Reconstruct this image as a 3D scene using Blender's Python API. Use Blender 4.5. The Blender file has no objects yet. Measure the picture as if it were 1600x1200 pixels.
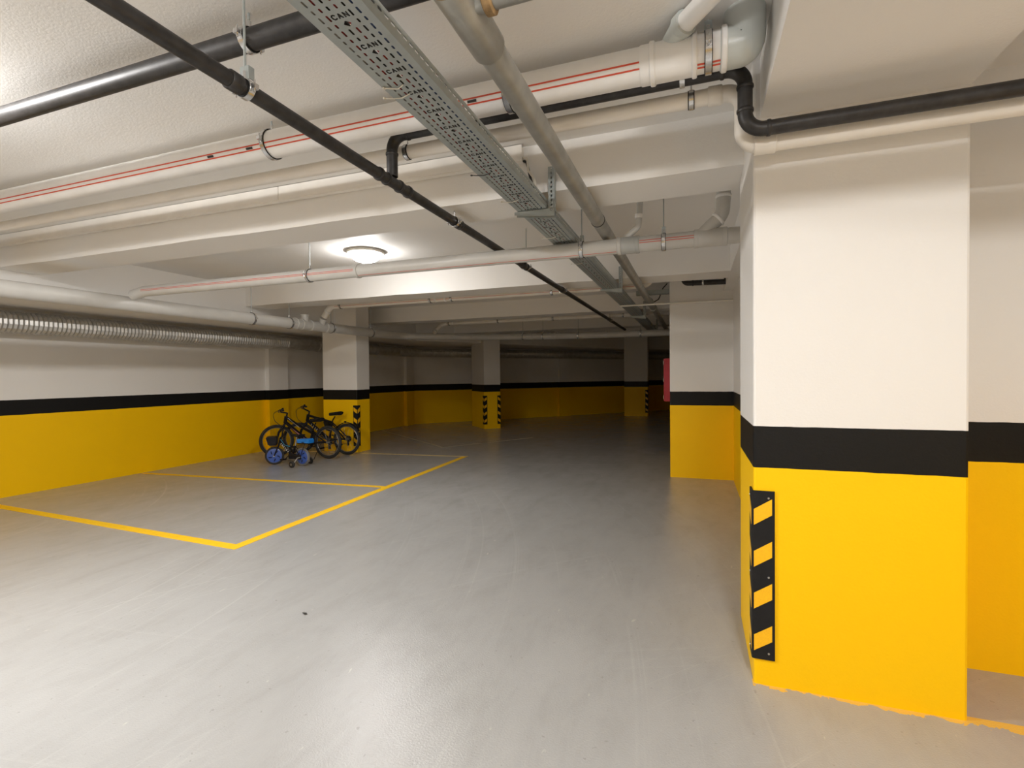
import bpy, bmesh, math, random
from mathutils import Vector, Matrix
random.seed(7)
S = bpy.context.scene
C = S.collection
PI = math.pi

# ------------------------------------------------------------------ materials
def new_mat(name):
    m = bpy.data.materials.new(name); m.use_nodes = True
    nt = m.node_tree
    return m, nt, nt.nodes['Principled BSDF']

def N(nt, typ, **kw):
    n = nt.nodes.new(typ)
    for k, v in kw.items(): setattr(n, k, v)
    return n

def mixc(nt, fac, a, b):
    n = N(nt, 'ShaderNodeMix', data_type='RGBA')
    for sock, v in ((n.inputs[0], fac), (n.inputs[6], a), (n.inputs[7], b)):
        if hasattr(v, 'type') and hasattr(v, 'node'): nt.links.new(v, sock)
        elif isinstance(v, (int, float)): sock.default_value = v
        else: sock.default_value = (*v, 1)
    return n.outputs[2]

def noise(nt, scale, detail=4, rough=.55, vec=None, dist=0):
    n = N(nt, 'ShaderNodeTexNoise')
    n.inputs['Scale'].default_value = scale; n.inputs['Detail'].default_value = detail
    n.inputs['Roughness'].default_value = rough; n.inputs['Distortion'].default_value = dist
    if vec is None:
        g = N(nt, 'ShaderNodeNewGeometry'); vec = g.outputs['Position']
    nt.links.new(vec, n.inputs['Vector'])
    return n.outputs['Fac']

def ramp(nt, fac, stops):
    r = N(nt, 'ShaderNodeValToRGB')
    e = r.color_ramp.elements
    while len(e) < len(stops): e.new(.5)
    for k, (p, c) in enumerate(stops):
        e[k].position = p; e[k].color = (*c, 1) if len(c) == 3 else c
    nt.links.new(fac, r.inputs[0])
    return r.outputs[0]

def bump(nt, b, h, strength, dist):
    n = N(nt, 'ShaderNodeBump')
    n.inputs['Strength'].default_value = strength; n.inputs['Distance'].default_value = dist
    nt.links.new(h, n.inputs['Height']); nt.links.new(n.outputs[0], b.inputs['Normal'])

def simple(name, col, rough=.5, metal=0., var=.12, scale=14, bmp=0.):
    m, nt, b = new_mat(name)
    f = noise(nt, scale)
    lo = tuple(c*(1-var) for c in col); hi = tuple(min(1, c*(1+var)) for c in col)
    nt.links.new(ramp(nt, f, [(.3, lo), (.7, hi)]), b.inputs['Base Color'])
    b.inputs['Roughness'].default_value = rough; b.inputs['Metallic'].default_value = metal
    if bmp: bump(nt, b, noise(nt, scale*12, 3), bmp, .002)
    return m

CREAM = (.80, .783, .757)
def plaster(name, banded):
    m, nt, b = new_mat(name)
    g = N(nt, 'ShaderNodeNewGeometry')
    big = noise(nt, 1.3, 5)
    cream = mixc(nt, big, tuple(c*.97 for c in CREAM), tuple(c*1.03 for c in CREAM))
    rough = .62
    if banded:
        sep = N(nt, 'ShaderNodeSeparateXYZ'); nt.links.new(g.outputs['Position'], sep.inputs[0])
        wob = noise(nt, 9, 3)
        w = N(nt, 'ShaderNodeMath', operation='MULTIPLY_ADD'); nt.links.new(wob, w.inputs[0]); w.inputs[1].default_value = .006
        nt.links.new(sep.outputs[2], w.inputs[2])
        def step(z):
            s = N(nt, 'ShaderNodeMath', operation='GREATER_THAN'); nt.links.new(w.outputs[0], s.inputs[0]); s.inputs[1].default_value = z + .003
            return s.outputs[0]
        yel = mixc(nt, big, (.95, .555, .0005), (.99, .59, .001))
        c = mixc(nt, step(1.013), yel, (.007, .007, .007))
        cream = mixc(nt, step(1.2045), c, cream)
        # scuffs of bare grey low on the paint
        sc = ramp(nt, noise(nt, 26, 6, .7), [(.70, (0, 0, 0)), (.74, (1, 1, 1))])
        low = N(nt, 'ShaderNodeMath', operation='LESS_THAN'); nt.links.new(sep.outputs[2], low.inputs[0]); low.inputs[1].default_value = .028
        mu = N(nt, 'ShaderNodeMath', operation='MULTIPLY'); nt.links.new(sc, mu.inputs[0]); nt.links.new(low.outputs[0], mu.inputs[1])
        cream = mixc(nt, mu.outputs[0], cream, (.30, .24, .12))
        rough = .5
    nt.links.new(cream, b.inputs['Base Color'])
    b.inputs['Roughness'].default_value = rough
    b.inputs['Specular IOR Level'].default_value = .22
    bump(nt, b, noise(nt, 95, 3), .22, .004)
    return m

M = {}
M['ceiling'] = plaster('cream_ceiling_plaster', False)
M['wall'] = plaster('banded_wall_paint', True)

def floor_mat():
    m, nt, b = new_mat('grey_epoxy_floor')
    g = N(nt, 'ShaderNodeNewGeometry')
    mp = N(nt, 'ShaderNodeMapping'); mp.inputs['Scale'].default_value = (1.0, .35, 1)
    mp.inputs['Rotation'].default_value = (0, 0, .25)
    nt.links.new(g.outputs['Position'], mp.inputs[0])
    n1 = noise(nt, 1.1, 6, .6)
    n2 = noise(nt, 5, 8, .68, mp.outputs[0], .3)
    base = ramp(nt, n1, [(.3, (.352, .350, .343)), (.7, (.385, .383, .377))])
    streak = ramp(nt, n2, [(.28, (.90, .895, .885)), (.5, (1, 1, 1)), (.72, (1.05, 1.05, 1.05))])
    mx = N(nt, 'ShaderNodeMix', data_type='RGBA', blend_type='MULTIPLY'); mx.inputs[0].default_value = 1
    nt.links.new(base, mx.inputs[6]); nt.links.new(streak, mx.inputs[7])
    # tyre arcs: wide rings about a far turning point
    col = mx.outputs[2]
    for cx, cy, sc, seed in ((-9.5, 1.0, 24., 3.1), (5.5, -2.5, 17., 8.7), (-4.5, 13., 20., 5.2)):
        sub = N(nt, 'ShaderNodeVectorMath', operation='SUBTRACT'); nt.links.new(g.outputs['Position'], sub.inputs[0]); sub.inputs[1].default_value = (cx, cy, 0)
        ln = N(nt, 'ShaderNodeVectorMath', operation='LENGTH'); nt.links.new(sub.outputs[0], ln.inputs[0])
        cb = N(nt, 'ShaderNodeCombineXYZ'); nt.links.new(ln.outputs['Value'], cb.inputs[0]); cb.inputs[1].default_value = seed
        rn = noise(nt, sc, 5, .75, cb.outputs[0])
        msk = noise(nt, .7, 2)
        mm = ramp(nt, msk, [(.44, (0, 0, 0)), (.60, (.42, .42, .42))])
        ring = ramp(nt, rn, [(.56, (0, 0, 0)), (.68, (1, 1, 1))])
        pr = N(nt, 'ShaderNodeMath', operation='MULTIPLY'); nt.links.new(mm, pr.inputs[0]); nt.links.new(ring, pr.inputs[1])
        col = mixc(nt, pr.outputs[0], col, (.50, .495, .48))
    spk = ramp(nt, noise(nt, 34, 2, .5), [(.70, (0, 0, 0)), (.74, (.45, .45, .45))])
    col = mixc(nt, spk, col, (.22, .215, .20))
    chip = ramp(nt, noise(nt, 21, 2, .5, mp.outputs[0]), [(.735, (0, 0, 0)), (.76, (.6, .6, .6))])
    col = mixc(nt, chip, col, (.52, .50, .46))
    # slopped yellow paint along the foot of the near pillar
    sp = N(nt, 'ShaderNodeSeparateXYZ'); nt.links.new(g.outputs['Position'], sp.inputs[0])
    def mth(op, a, c):
        m_ = N(nt, 'ShaderNodeMath', operation=op)
        for sock, v in ((m_.inputs[0], a), (m_.inputs[1], c)):
            if isinstance(v, (int, float)): sock.default_value = v
            else: nt.links.new(v, sock)
        return m_.outputs[0]
    edge = mth('ADD', sp.outputs[1], mth('MULTIPLY', noise(nt, 13, 4, .6), .16))
    slop = mth('MULTIPLY', mth('GREATER_THAN', edge, 2.645), mth('MULTIPLY', mth('LESS_THAN', sp.outputs[1], 2.62), mth('GREATER_THAN', sp.outputs[0], .25)))
    col = mixc(nt, mth('MULTIPLY', slop, .75), col, (.88, .52, .01))
    nt.links.new(col, b.inputs['Base Color'])
    rr = ramp(nt, noise(nt, 3, 4), [(.3, (.17, .17, .17)), (.7, (.23, .23, .23))])
    nt.links.new(rr, b.inputs['Roughness'])
    b.inputs['Specular IOR Level'].default_value = .5
    bump(nt, b, noise(nt, 125, 3, .6), .32, .0045)
    return m
M['floor'] = floor_mat()
M['line'] = simple('yellow_line_paint', (.96, .56, .012), .45, 0, .06, 20)
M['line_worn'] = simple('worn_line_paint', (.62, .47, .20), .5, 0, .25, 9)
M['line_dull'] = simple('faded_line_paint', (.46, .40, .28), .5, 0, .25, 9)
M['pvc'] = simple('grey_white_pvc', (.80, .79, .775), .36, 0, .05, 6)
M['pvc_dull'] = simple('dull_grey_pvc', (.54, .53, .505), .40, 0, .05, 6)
M['pvc_cool'] = simple('cool_grey_pvc', (.50, .53, .515), .36, 0, .05, 6)
M['pvc_grey'] = simple('mid_grey_pvc', (.40, .41, .40), .45, 0, .06, 8)
M['painted_pipe'] = simple('cream_painted_pipe', (.78, .745, .69), .45, 0, .04, 6)
M['stripe'] = simple('red_print', (.62, .075, .035), .45, 0, .1, 30)
M['print'] = simple('black_print', (.02, .02, .02), .5)
M['black_pipe'] = simple('black_iron_pipe', (.028, .026, .0255), .45, .2, .45, 22, .15)
M['steel'] = simple('dull_galvanised_conduit', (.36, .36, .335), .42, .55, .16, 9, .1)
M['rust'] = simple('rusty_joint', (.26, .17, .08), .7, .2, .4, 40)
M['galv'] = simple('galvanised_sheet', (.37, .405, .405), .45, .45, .07, 12)
M['chrome'] = simple('zinc_clamp', (.66, .66, .66), .25, .9, .08, 20)
M['rubber'] = simple('black_rubber', (.016, .016, .016), .6, 0, .2, 20)
M['guard'] = simple('black_guard_rubber', (.014, .014, .015), .55, 0, .15, 20)
M['reflect'] = simple('amber_reflective_sheet', (.96, .50, .006), .35, 0, .08, 160, .2)
M['duct'] = simple('foil_duct', (.50, .495, .48), .42, .6, .15, 10)
M['white_plastic'] = simple('white_plastic', (.78, .76, .70), .4, 0, .04)
M['red_box'] = simple('red_enamel', (.50, .010, .030), .35, 0, .06)
M['bike_black'] = simple('black_bike_paint', (.013, .012, .015), .3, .1, .2, 20)
M['tyre'] = simple('tyre_rubber', (.020, .019, .018), .7, 0, .2, 30)
M['rim'] = simple('dark_alloy_rim', (.30, .29, .28), .35, .8, .1)
M['alloy'] = simple('bright_alloy', (.55, .55, .54), .3, .9, .1)
M['pink'] = simple('dusky_pink_decal', (.42, .17, .19), .4)
M['violet'] = simple('violet_decal', (.20, .15, .30), .4)
M['white_decal'] = simple('white_decal', (.75, .75, .72), .4)
M['blue'] = simple('bright_blue_plastic', (.010, .21, .70), .35)
M['wheel_blue'] = simple('blue_disc_plastic', (.045, .10, .38), .4)
M['cyan'] = simple('cyan_decal', (.06, .32, .50), .4)
M['grey_tyre'] = simple('grey_tyre', (.15, .145, .14), .7)
M['cable_red'] = simple('red_cable', (.32, .03, .03), .5)
M['cable_black'] = simple('black_cable', (.015, .015, .016), .5)
M['cable_blue'] = simple('blue_cable', (.06, .10, .24), .5)
M['cable_grey'] = simple('grey_cable', (.30, .30, .29), .5)
M['cable_white'] = simple('white_cable', (.66, .63, .56), .5)
M['leaf'] = simple('dark_scrap', (.03, .028, .024), .8)
for _k in ('guard', 'rubber', 'bike_black'): M[_k].node_tree.nodes['Principled BSDF'].inputs['Specular IOR Level'].default_value = .18
def emit_mat(strength):
    m, nt, b = new_mat('lit_opal_glass')
    b.inputs['Base Color'].default_value = (.9, .9, .88, 1)
    b.inputs['Emission Color'].default_value = (1, .98, .955, 1)
    b.inputs['Emission Strength'].default_value = strength
    return m

# ------------------------------------------------------------------ mesh helpers
def link(name, bm, mat, parent=None, smooth=False):
    me = bpy.data.meshes.new(name)
    bmesh.ops.recalc_face_normals(bm, faces=bm.faces)
    bm.to_mesh(me); bm.free()
    if smooth:
        for p in me.polygons: p.use_smooth = True
        if hasattr(me, 'set_sharp_from_angle'): me.set_sharp_from_angle(angle=math.radians(38))
    o = bpy.data.objects.new(name, me); C.objects.link(o)
    me.materials.append(mat)
    if parent: o.parent = parent
    return o

def tag(o, label, cat, group=None, kind=None):
    o['label'] = label; o['category'] = cat
    if group: o['group'] = group
    if kind: o['kind'] = kind
    return o

def empty(name, label, cat, loc=(0, 0, 0), group=None, rz=0):
    o = bpy.data.objects.new(name, None); C.objects.link(o); o.location = loc; o.rotation_euler = (0, 0, rz)
    o.empty_display_size = .1
    return tag(o, label, cat, group)

def bm_new(): return bmesh.new()

def box(bm, x0, x1, y0, y1, z0, z1, mat=None):
    v = [bm.verts.new((x, y, z)) for z in (z0, z1) for x, y in ((x0, y0), (x1, y0), (x1, y1), (x0, y1))]
    for f in ((0, 1, 2, 3), (4, 5, 6, 7), (0, 1, 5, 4), (1, 2, 6, 5), (2, 3, 7, 6), (3, 0, 4, 7)):
        bm.faces.new([v[i] for i in f])
    if mat is not None: bmesh.ops.transform(bm, matrix=mat, verts=v)
    return v

def prism(bm, pts, z0, z1):
    a = [bm.verts.new((x, y, z0)) for x, y in pts]; b = [bm.verts.new((x, y, z1)) for x, y in pts]
    bm.faces.new(a); bm.faces.new(b)
    n = len(pts)
    for i in range(n): bm.faces.new((a[i], a[(i+1) % n], b[(i+1) % n], b[i]))

def frames(pts):
    T = []
    n = len(pts)
    for i in range(n):
        a = pts[max(0, i-1)]; b = pts[min(n-1, i+1)]
        T.append((b-a).normalized())
    up = Vector((0, 0, 1)) if abs(T[0].z) < .9 else Vector((0, 1, 0))
    u = (up - T[0]*up.dot(T[0])).normalized()
    out = []
    for i in range(n):
        if i: 
            q = T[i-1].rotation_difference(T[i]); u = q @ u
            u = (u - T[i]*u.dot(T[i])).normalized()
        out.append((T[i], u, T[i].cross(u)))
    return out

def sweep(bm, pts, r, seg=16, cap=True, phase=0.):
    pts = [Vector(p) for p in pts]
    F = frames(pts)
    rr = r if isinstance(r, (list, tuple)) else [r]*len(pts)
    rings = []
    for p, (t, u, w), q in zip(pts, F, rr):
        rings.append([bm.verts.new(p + (u*math.cos(2*PI*k/seg+phase) + w*math.sin(2*PI*k/seg+phase))*q) for k in range(seg)])
    for a, b in zip(rings, rings[1:]):
        for k in range(seg): bm.faces.new((a[k], a[(k+1) % seg], b[(k+1) % seg], b[k]))
    if cap: bm.faces.new(rings[0]); bm.faces.new(rings[-1])

def fillet(pts, rad, n=8):
    pts = [Vector(p) for p in pts]
    out = [pts[0]]
    for i in range(1, len(pts)-1):
        a, b, c = pts[i-1], pts[i], pts[i+1]
        d1 = (a-b).normalized(); d2 = (c-b).normalized()
        ang = d1.angle(d2)
        if ang > PI-.02: out.append(b); continue
        d = min(rad/math.tan(ang/2), (a-b).length*.49, (c-b).length*.49)
        R_ = d*math.tan(ang/2)
        ctr = b + (d1+d2).normalized()*(R_/math.sin(ang/2))
        p1 = b+d1*d; p2 = b+d2*d
        v1 = p1-ctr; v2 = p2-ctr; tot = v1.angle(v2); ax = v1.cross(v2).normalized()
        for k in range(n+1): out.append(ctr + Matrix.Rotation(tot*k/n, 3, ax) @ v1)
    out.append(pts[-1])
    return out

def tube(bm, pts, r, rad=None, seg=16, n=8): sweep(bm, fillet(pts, rad or r*1.6, n), r, seg)

def tube_obj(name, pts, r, mat, parent=None, rad=None, seg=16, n=8):
    bm = bm_new(); tube(bm, pts, r, rad, seg, n); return link(name, bm, mat, parent, True)

def band(bm, c, d, r_in, r_out, w, seg=32, a0=0, a1=2*PI):
    """rectangular-section ring about direction d centred at c"""
    c = Vector(c); d = Vector(d).normalized()
    up = Vector((0, 0, 1)) if abs(d.z) < .9 else Vector((0, 1, 0))
    u = (up - d*up.dot(d)).normalized(); v = d.cross(u)
    full = abs(a1-a0-2*PI) < 1e-6
    k_n = seg if full else seg+1
    rows = []
    for k in range(k_n):
        a = a0+(a1-a0)*k/seg
        e = u*math.cos(a)+v*math.sin(a)
        rows.append([bm.verts.new(c+e*rr+d*s) for rr, s in ((r_in, -w/2), (r_out, -w/2), (r_out, w/2), (r_in, w/2))])
    for k in range(seg):
        a, b = rows[k], rows[(k+1) % k_n]
        for j in range(4): bm.faces.new((a[j], a[(j+1) % 4], b[(j+1) % 4], b[j]))
    if not full: bm.faces.new(rows[0]); bm.faces.new(rows[-1])

def lathe(bm, prof, c=(0, 0, 0), seg=32, axis='Z'):
    """profile of (radius, height)"""
    rings = []
    for r, h in prof:
        if r < 1e-6:
            rings.append([bm.verts.new((0, 0, h))])
        else: rings.append([bm.verts.new((r*math.cos(2*PI*k/seg), r*math.sin(2*PI*k/seg), h)) for k in range(seg)])
    for a, b in zip(rings, rings[1:]):
        for k in range(seg):
            k2 = (k+1) % seg
            if len(a) == 1 and len(b) == 1: continue
            if len(a) == 1: bm.faces.new((a[0], b[k], b[k2]))
            elif len(b) == 1: bm.faces.new((a[k], a[k2], b[0]))
            else: bm.faces.new((a[k], a[k2], b[k2], b[k]))
    vs = [v for r in rings for v in r]
    if axis == 'Y': bmesh.ops.rotate(bm, cent=(0, 0, 0), matrix=Matrix.Rotation(-PI/2, 3, 'X'), verts=vs)
    if axis == 'X': bmesh.ops.rotate(bm, cent=(0, 0, 0), matrix=Matrix.Rotation(PI/2, 3, 'Y'), verts=vs)
    bmesh.ops.translate(bm, vec=c, verts=vs)

def structure(name, bm, mat, label=None, cat=None, parent=None):
    o = link(name, bm, mat, parent)
    if parent is None:
        o['kind'] = 'structure'
        if label: o['label'] = label
        if cat: o['category'] = cat
    return o

# ------------------------------------------------------------------ setting
ZS, ZB = 2.88, 2.58
bm = bm_new(); box(bm, -9.2, 3, -4.4, 27, -.12, 0)
floor = structure('floor', bm, M['floor'], 'smooth grey painted floor with yellow bay lines', 'floor')
bm = bm_new(); box(bm, -9.2, 3, -4.4, 27, ZS, ZS+.15)
structure('ceiling', bm, M['ceiling'], 'cream painted slab above the beams and pipes', 'ceiling')
def wall_bm(pts, th=.2):
    """wall prism: inner line pts, thickened to the outer side (left of travel)"""
    pts = [Vector((x, y)) for x, y in pts]
    out = []
    for i, p in enumerate(pts):
        a = pts[max(0, i-1)]; b = pts[min(len(pts)-1, i+1)]
        d = (b-a).normalized(); out.append(p + Vector((-d.y, d.x))*th)
    b_ = bm_new(); prism(b_, [tuple(p) for p in pts] + [tuple(p) for p in reversed(out)], 0, ZS)
    return b_
WL = -8.05
b_ = wall_bm([(WL, -4.2), (WL, 13.45)])
box(b_, WL-.01, WL+.10, 7.80, 8.30, 0, 2.6)        # pilasters standing proud of the wall
box(b_, WL-.01, WL+.10, 12.9, 13.30, 0, 2.6)
structure('wall_left', b_, M['wall'], 'cream side wall with black band and yellow dado behind the bicycles', 'wall')
B0, B1_, B2_ = Vector((WL, 13.45)), Vector((-6.76, 14.83)), Vector((1.2, 23.9))
b_ = wall_bm([tuple(B0), tuple(B1_), tuple(B2_)])
dd = (B2_-B1_).normalized(); nn = Vector((dd.y, -dd.x))
for t0 in (3.35,):
    q = B1_ + dd*t0
    pr = [q - nn*.02, q+dd*.5-nn*.02, q+dd*.5+nn*.1, q+nn*.1]
    prism(b_, [tuple(p) for p in pr], 0, 2.6)
structure('wall_back', b_, M['wall'], 'dark far wall running diagonally behind the pillars', 'wall')
bm = bm_new(); box(bm, .49, 2.4, 3.05, 7.6, 0, ZS); box(bm, 2.2, 2.4, -4.2, 3.05, 0, ZS)
structure('wall_right', bm, M['wall'], 'recessed side wall between the near pillar and the wide pier', 'wall')
bm = bm_new(); box(bm, .49, .7, 7.6, 24.5, 0, ZS)
structure('wall_side', bm, M['wall'], 'unlit side wall beyond the wide pier', 'wall')
bm = bm_new(); box(bm, -8.3, 2.4, -4.4, -4.2, 0, ZS)
structure('wall_near', bm, M['wall'])

def pillar(x0, x1, y0, y1, label, bev=.012):
    b_ = bm_new(); box(b_, x0, x1, y0, y1, 0, ZS)
    es = [e for e in b_.edges if abs((e.verts[0].co-e.verts[1].co).z) > 1]
    bmesh.ops.bevel(b_, geom=es, offset=bev, segments=2, affect='EDGES', profile=.5)
    return structure('pillar', b_, M['wall'], label, 'pillar')
pillar(.255, 1.06, 2.584, 3.30, 'big square pillar close by with long black and yellow corner guard')
pillar(-.33, .52, 7.43, 9.7, 'wide plain pier with red cabinet on its hidden side')
pillar(-6.9, -6.1, 8.105, 8.515, 'pillar standing behind the bicycles')
pillar(-2.33, -1.53, 18.0, 18.4, 'dim pillar at the dark far end beside the black passage')
# pillar turned with the diagonal wall
th = math.radians(42)
PC = Vector((-5.40, 12.68))
pe = [(0, 0), (.472, 0), (.472, 1.09), (0, 1.09)]
ct, st = math.cos(th), math.sin(th)
bm = bm_new(); prism(bm, [(PC.x+ct*a-st*b, PC.y+st*a+ct*b) for a, b in pe], 0, ZS)
structure('pillar', bm, M['wall'], 'turned pillar in the middle distance with guards on two corners', 'pillar')

def wavy_beam(x0, x1, y0, y1, label, z0=ZB):
    """beam with a hand-plastered, slightly wavering lower edge"""
    b_ = bm_new()
    n = 26
    rows = []
    for i in range(n+1):
        x = x0+(x1-x0)*i/n
        dz = random.uniform(-.004, .004); dy = random.uniform(-.004, .004)
        rows.append([b_.verts.new(p) for p in ((x, y0+dy, z0+dz), (x, y1+dy, z0+dz*.5), (x, y1+dy, ZS+.01), (x, y0+dy, ZS+.01))])
    for a, b in zip(rows, rows[1:]):
        for j in range(4): b_.faces.new((a[j], a[(j+1) % 4], b[(j+1) % 4], b[j]))
    b_.faces.new(rows[0]); b_.faces.new(rows[-1])
    o = structure('ceiling_beam', b_, M['ceiling'], label, 'beam')
    return o
XL = -6.62
wavy_beam(XL, .5, 3.03, 3.42, 'cream ceiling beam with the white cable trunking on its face')
wavy_beam(XL, .5, 6.06, 6.50, 'brightly lit cream ceiling beam behind the round lamp')
wavy_beam(XL, .5, 9.06, 9.48, 'shaded ceiling beam passing over the pillar behind the bicycles')
wavy_beam(XL+.3, .5, 12.12, 12.54, 'dim ceiling beam near the far cross pipe')
wavy_beam(-5.0, .5, 15.2, 15.6, 'unlit ceiling beam in front of the far wall')
bm = bm_new(); box(bm, .285, 1.06, 1.3, 3.1, 2.615, ZS+.01)
structure('ceiling_beam', bm, M['ceiling'], 'beam running lengthwise over the big near pillar', 'beam')
bm = bm_new(); box(bm, .37, .52, 3.2, 7.5, 2.57, ZS+.01)
structure('ceiling_beam', bm, M['ceiling'], 'narrow lengthwise beam along the recessed side wall', 'beam')
# dropped soffit between the pillar line and the wall
bm = bm_new()
prism(bm, [(-8.04, -4.2), (XL, -4.2), (XL, 11.2), (-5.55, 12.78), (-2.33, 18.05), (.45, 20.6), (.45, 22.9), (B1_.x+.0, B1_.y-.02), (WL+.01, 13.43)], 2.35, ZS+.005)
structure('ceiling_soffit', bm, M['ceiling'], 'lowered strip of ceiling along the side wall above the metal duct', 'ceiling')

# painted bay lines (part of the floor)
def floor_line(a, b, w=.10, z=.0022, m='line'):
    a, b = Vector(a), Vector(b); d = (b-a).normalized(); nrm = Vector((-d.y, d.x))*w/2
    b_ = bm_new(); prism(b_, [tuple(a-nrm), tuple(b-nrm), tuple(b+nrm), tuple(a+nrm)], .0004, z)
    return link('bay_line', b_, M[m], floor)
floor_line((-3.715, 3.20), (-3.90, 8.29))
floor_line((-8.0, 3.46), (-3.67, 3.245), .10, .0026)
floor_line((-8.0, 5.37), (-3.86, 5.655), .085, .0018)
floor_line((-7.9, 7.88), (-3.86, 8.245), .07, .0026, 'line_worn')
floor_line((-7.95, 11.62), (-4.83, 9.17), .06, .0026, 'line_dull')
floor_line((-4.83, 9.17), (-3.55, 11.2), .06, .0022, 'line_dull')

# ------------------------------------------------------------------ lamps
def ceiling_lamp(x, y, label, strength):
    r = empty('ceiling_lamp', label, 'lamp', (x, y, ZS), 'round ceiling lamps')
    b_ = bm_new(); lathe(b_, [(.0, 0), (.190, 0), (.212, -.008), (.214, -.020), (.204, -.030), (.176, -.036), (.170, -.036), (.168, -.004), (0, -.004)], seg=48)
    link('lamp_rim', b_, M['white_plastic'], r, True)
    b_ = bm_new(); prof = [(.166*math.cos(a)**.8, -.032-.093*math.sin(a)) for a in [k*PI/2/10 for k in range(10)]] + [(0, -.125)]
    lathe(b_, prof, seg=48)
    link('diffuser', b_, emit_mat(strength), r, True)
    b_ = bm_new(); lathe(b_, [(0, -.138), (.010, -.137), (.014, -.131), (.010, -.126), (0, -.126)], seg=16)
    link('finial', b_, M['white_plastic'], r, True)
    return r
ceiling_lamp(-3.52, 4.87, 'lit round ceiling lamp between the trunking beam and the brightly lit beam', 128)
ceiling_lamp(.46, -.25, 'lit round ceiling lamp over the drive in front of the big near pillar', 280)
ceiling_lamp(-3.52, .90, 'lit round ceiling lamp over the parking bay beside the viewpoint', 470)
ceiling_lamp(-3.52, -2.9, 'lit round ceiling lamp over the bay behind the viewpoint', 150)

# ------------------------------------------------------------------ pipe helpers
def ring_part(name, c, d, r, w, mat, parent, lip=.006):
    b_ = bm_new()
    c = Vector(c); d = Vector(d).normalized()
    sweep(b_, [c-d*w/2, c-d*(w/2-.004), c+d*(w/2-.004), c+d*w/2], [r+lip*.5, r+lip, r+lip, r+lip*.5], 28)
    return link(name, b_, mat, parent, True)

def stripe_part(a, b, r, ang, w, mat, parent, name='red_stripe'):
    """narrow printed stripe along a straight pipe; ang from -Y towards -Z, for X pipes"""
    a, b = Vector(a), Vector(b)
    b_ = bm_new()
    rows = []
    for p in (a, b):
        row = []
        for k in range(3):
            t = ang + (k-1)*w/2/r
            for rr in (r+.0003, r+.0012):
                row.append(b_.verts.new(p+Vector((0, -math.cos(t)*rr, -math.sin(t)*rr))))
        rows.append(row)
    o = (0, 2, 4, 5, 3, 1)
    for j in range(6): b_.faces.new((rows[0][o[j]], rows[0][o[(j+1) % 6]], rows[1][o[(j+1) % 6]], rows[1][o[j]]))
    b_.faces.new([rows[0][j] for j in o]); b_.faces.new([rows[1][j] for j in o])
    return link(name, b_, mat, parent)

def hanger(c, d, r, label, group, ztop=ZS, lean=0., cup=None):
    """split-ring pipe hanger: clamp ring, rubber lining, bolt ears, nut and threaded rod"""
    c = Vector(c); d = Vector(d).normalized()
    root = empty('pipe_hanger', label, 'hanger', c, group)
    side = d.cross(Vector((0, 0, 1)))
    b_ = bm_new(); band(b_, (0, 0, 0), d, r*1.015+.0045, r*1.015+.0075, .024); link('clamp_ring', b_, M['chrome'], root, True)
    b_ = bm_new(); band(b_, (0, 0, 0), d, r*1.015+.001, r*1.015+.0043, .030); link('rubber_lining', b_, M['rubber'], root, True)
    for s in (-1, 1):
        q = side*s*(r+.016)
        b_ = bm_new(); box(b_, -.010, .010, -.010, .010, -.009, .009); bmesh.ops.translate(b_, vec=q, verts=b_.verts)
        link('clamp_ear', b_, M['chrome'], root)
        b_ = bm_new(); sweep(b_, [q+Vector((0, 0, -.020)), q+Vector((0, 0, .026))], .0035, 8); link('bolt', b_, M['chrome'], root, True)
    b_ = bm_new(); zt = r+.008; sweep(b_, [(0, 0, zt), (0, 0, zt+.026)], .009, 6)
    link('nut', b_, M['chrome'], root)
    if cup:
        b_ = bm_new(); box(b_, -cup/2, cup/2, -.004, 0, zt-.004, zt+.045); box(b_, -cup/2, -cup/2+.004, 0, .022, zt, zt+.045); box(b_, cup/2-.004, cup/2, 0, .022, zt, zt+.045)
        link('cup', b_, M['galv'], root)
    if ztop-c.z > zt+.03:
        b_ = bm_new(); sweep(b_, [(0, 0, zt+.02), (lean, 0, ztop-c.z)], .0045, 8); link('threaded_rod', b_, M['galv'], root, True)
    return root

# ------------------------------------------------------------------ big white drain pipe across the near bay
P1Y, P1Z, P1R = 2.22, 2.75, .073
X = Vector((1, 0, 0))
p1 = tag(tube_obj('drain_pipe', [(XL+.006, P1Y, P1Z), (.10, P1Y, P1Z)], P1R, M['pvc'], None, seg=36), 'thickest white drain pipe with two red stripes, crossing overhead', 'pipe')
tube_obj('elbow', [(.10, P1Y, P1Z), (.185, P1Y, P1Z), (.190, P1Y, P1Z+.03), (.190, P1Y, ZS+.05)], P1R+.004, M['pvc_cool'], p1, .10, 36, 12)
for x, m, w in ((-.161, 'pvc', .022), (-.185, 'pvc', .05), (.003, 'pvc', .020), (.114, 'pvc', .022)): ring_part('coupling', (x, P1Y, P1Z), X, P1R+(.004 if w < .04 else 0), w, M[m], p1, .007 if w < .04 else .004)
b_ = bm_new(); sweep(b_, [(-.150, P1Y, P1Z), (-.006, P1Y, P1Z)], P1R+.004, 36); link('branch_fitting', b_, M['pvc'], p1, True)
BP = [Vector(p) for p in ((-.085, P1Y-.025, P1Z+.045), (-.055, P1Y-.065, P1Z+.078), (.205, P1Y-.395, P1Z+.084), (.228, P1Y-.425, P1Z+.10), (.228, P1Y-.425, ZS+.04))]
bd = (BP[2]-BP[1]).normalized()
b_ = bm_new(); sweep(b_, [BP[0], BP[1]+bd*.02, BP[1]+bd*.03], .044, 24); sweep(b_, [BP[1]+bd*.012, BP[1]+bd*.045], .049, 24)
link('branch_socket', b_, M['pvc_cool'], p1, True)
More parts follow.
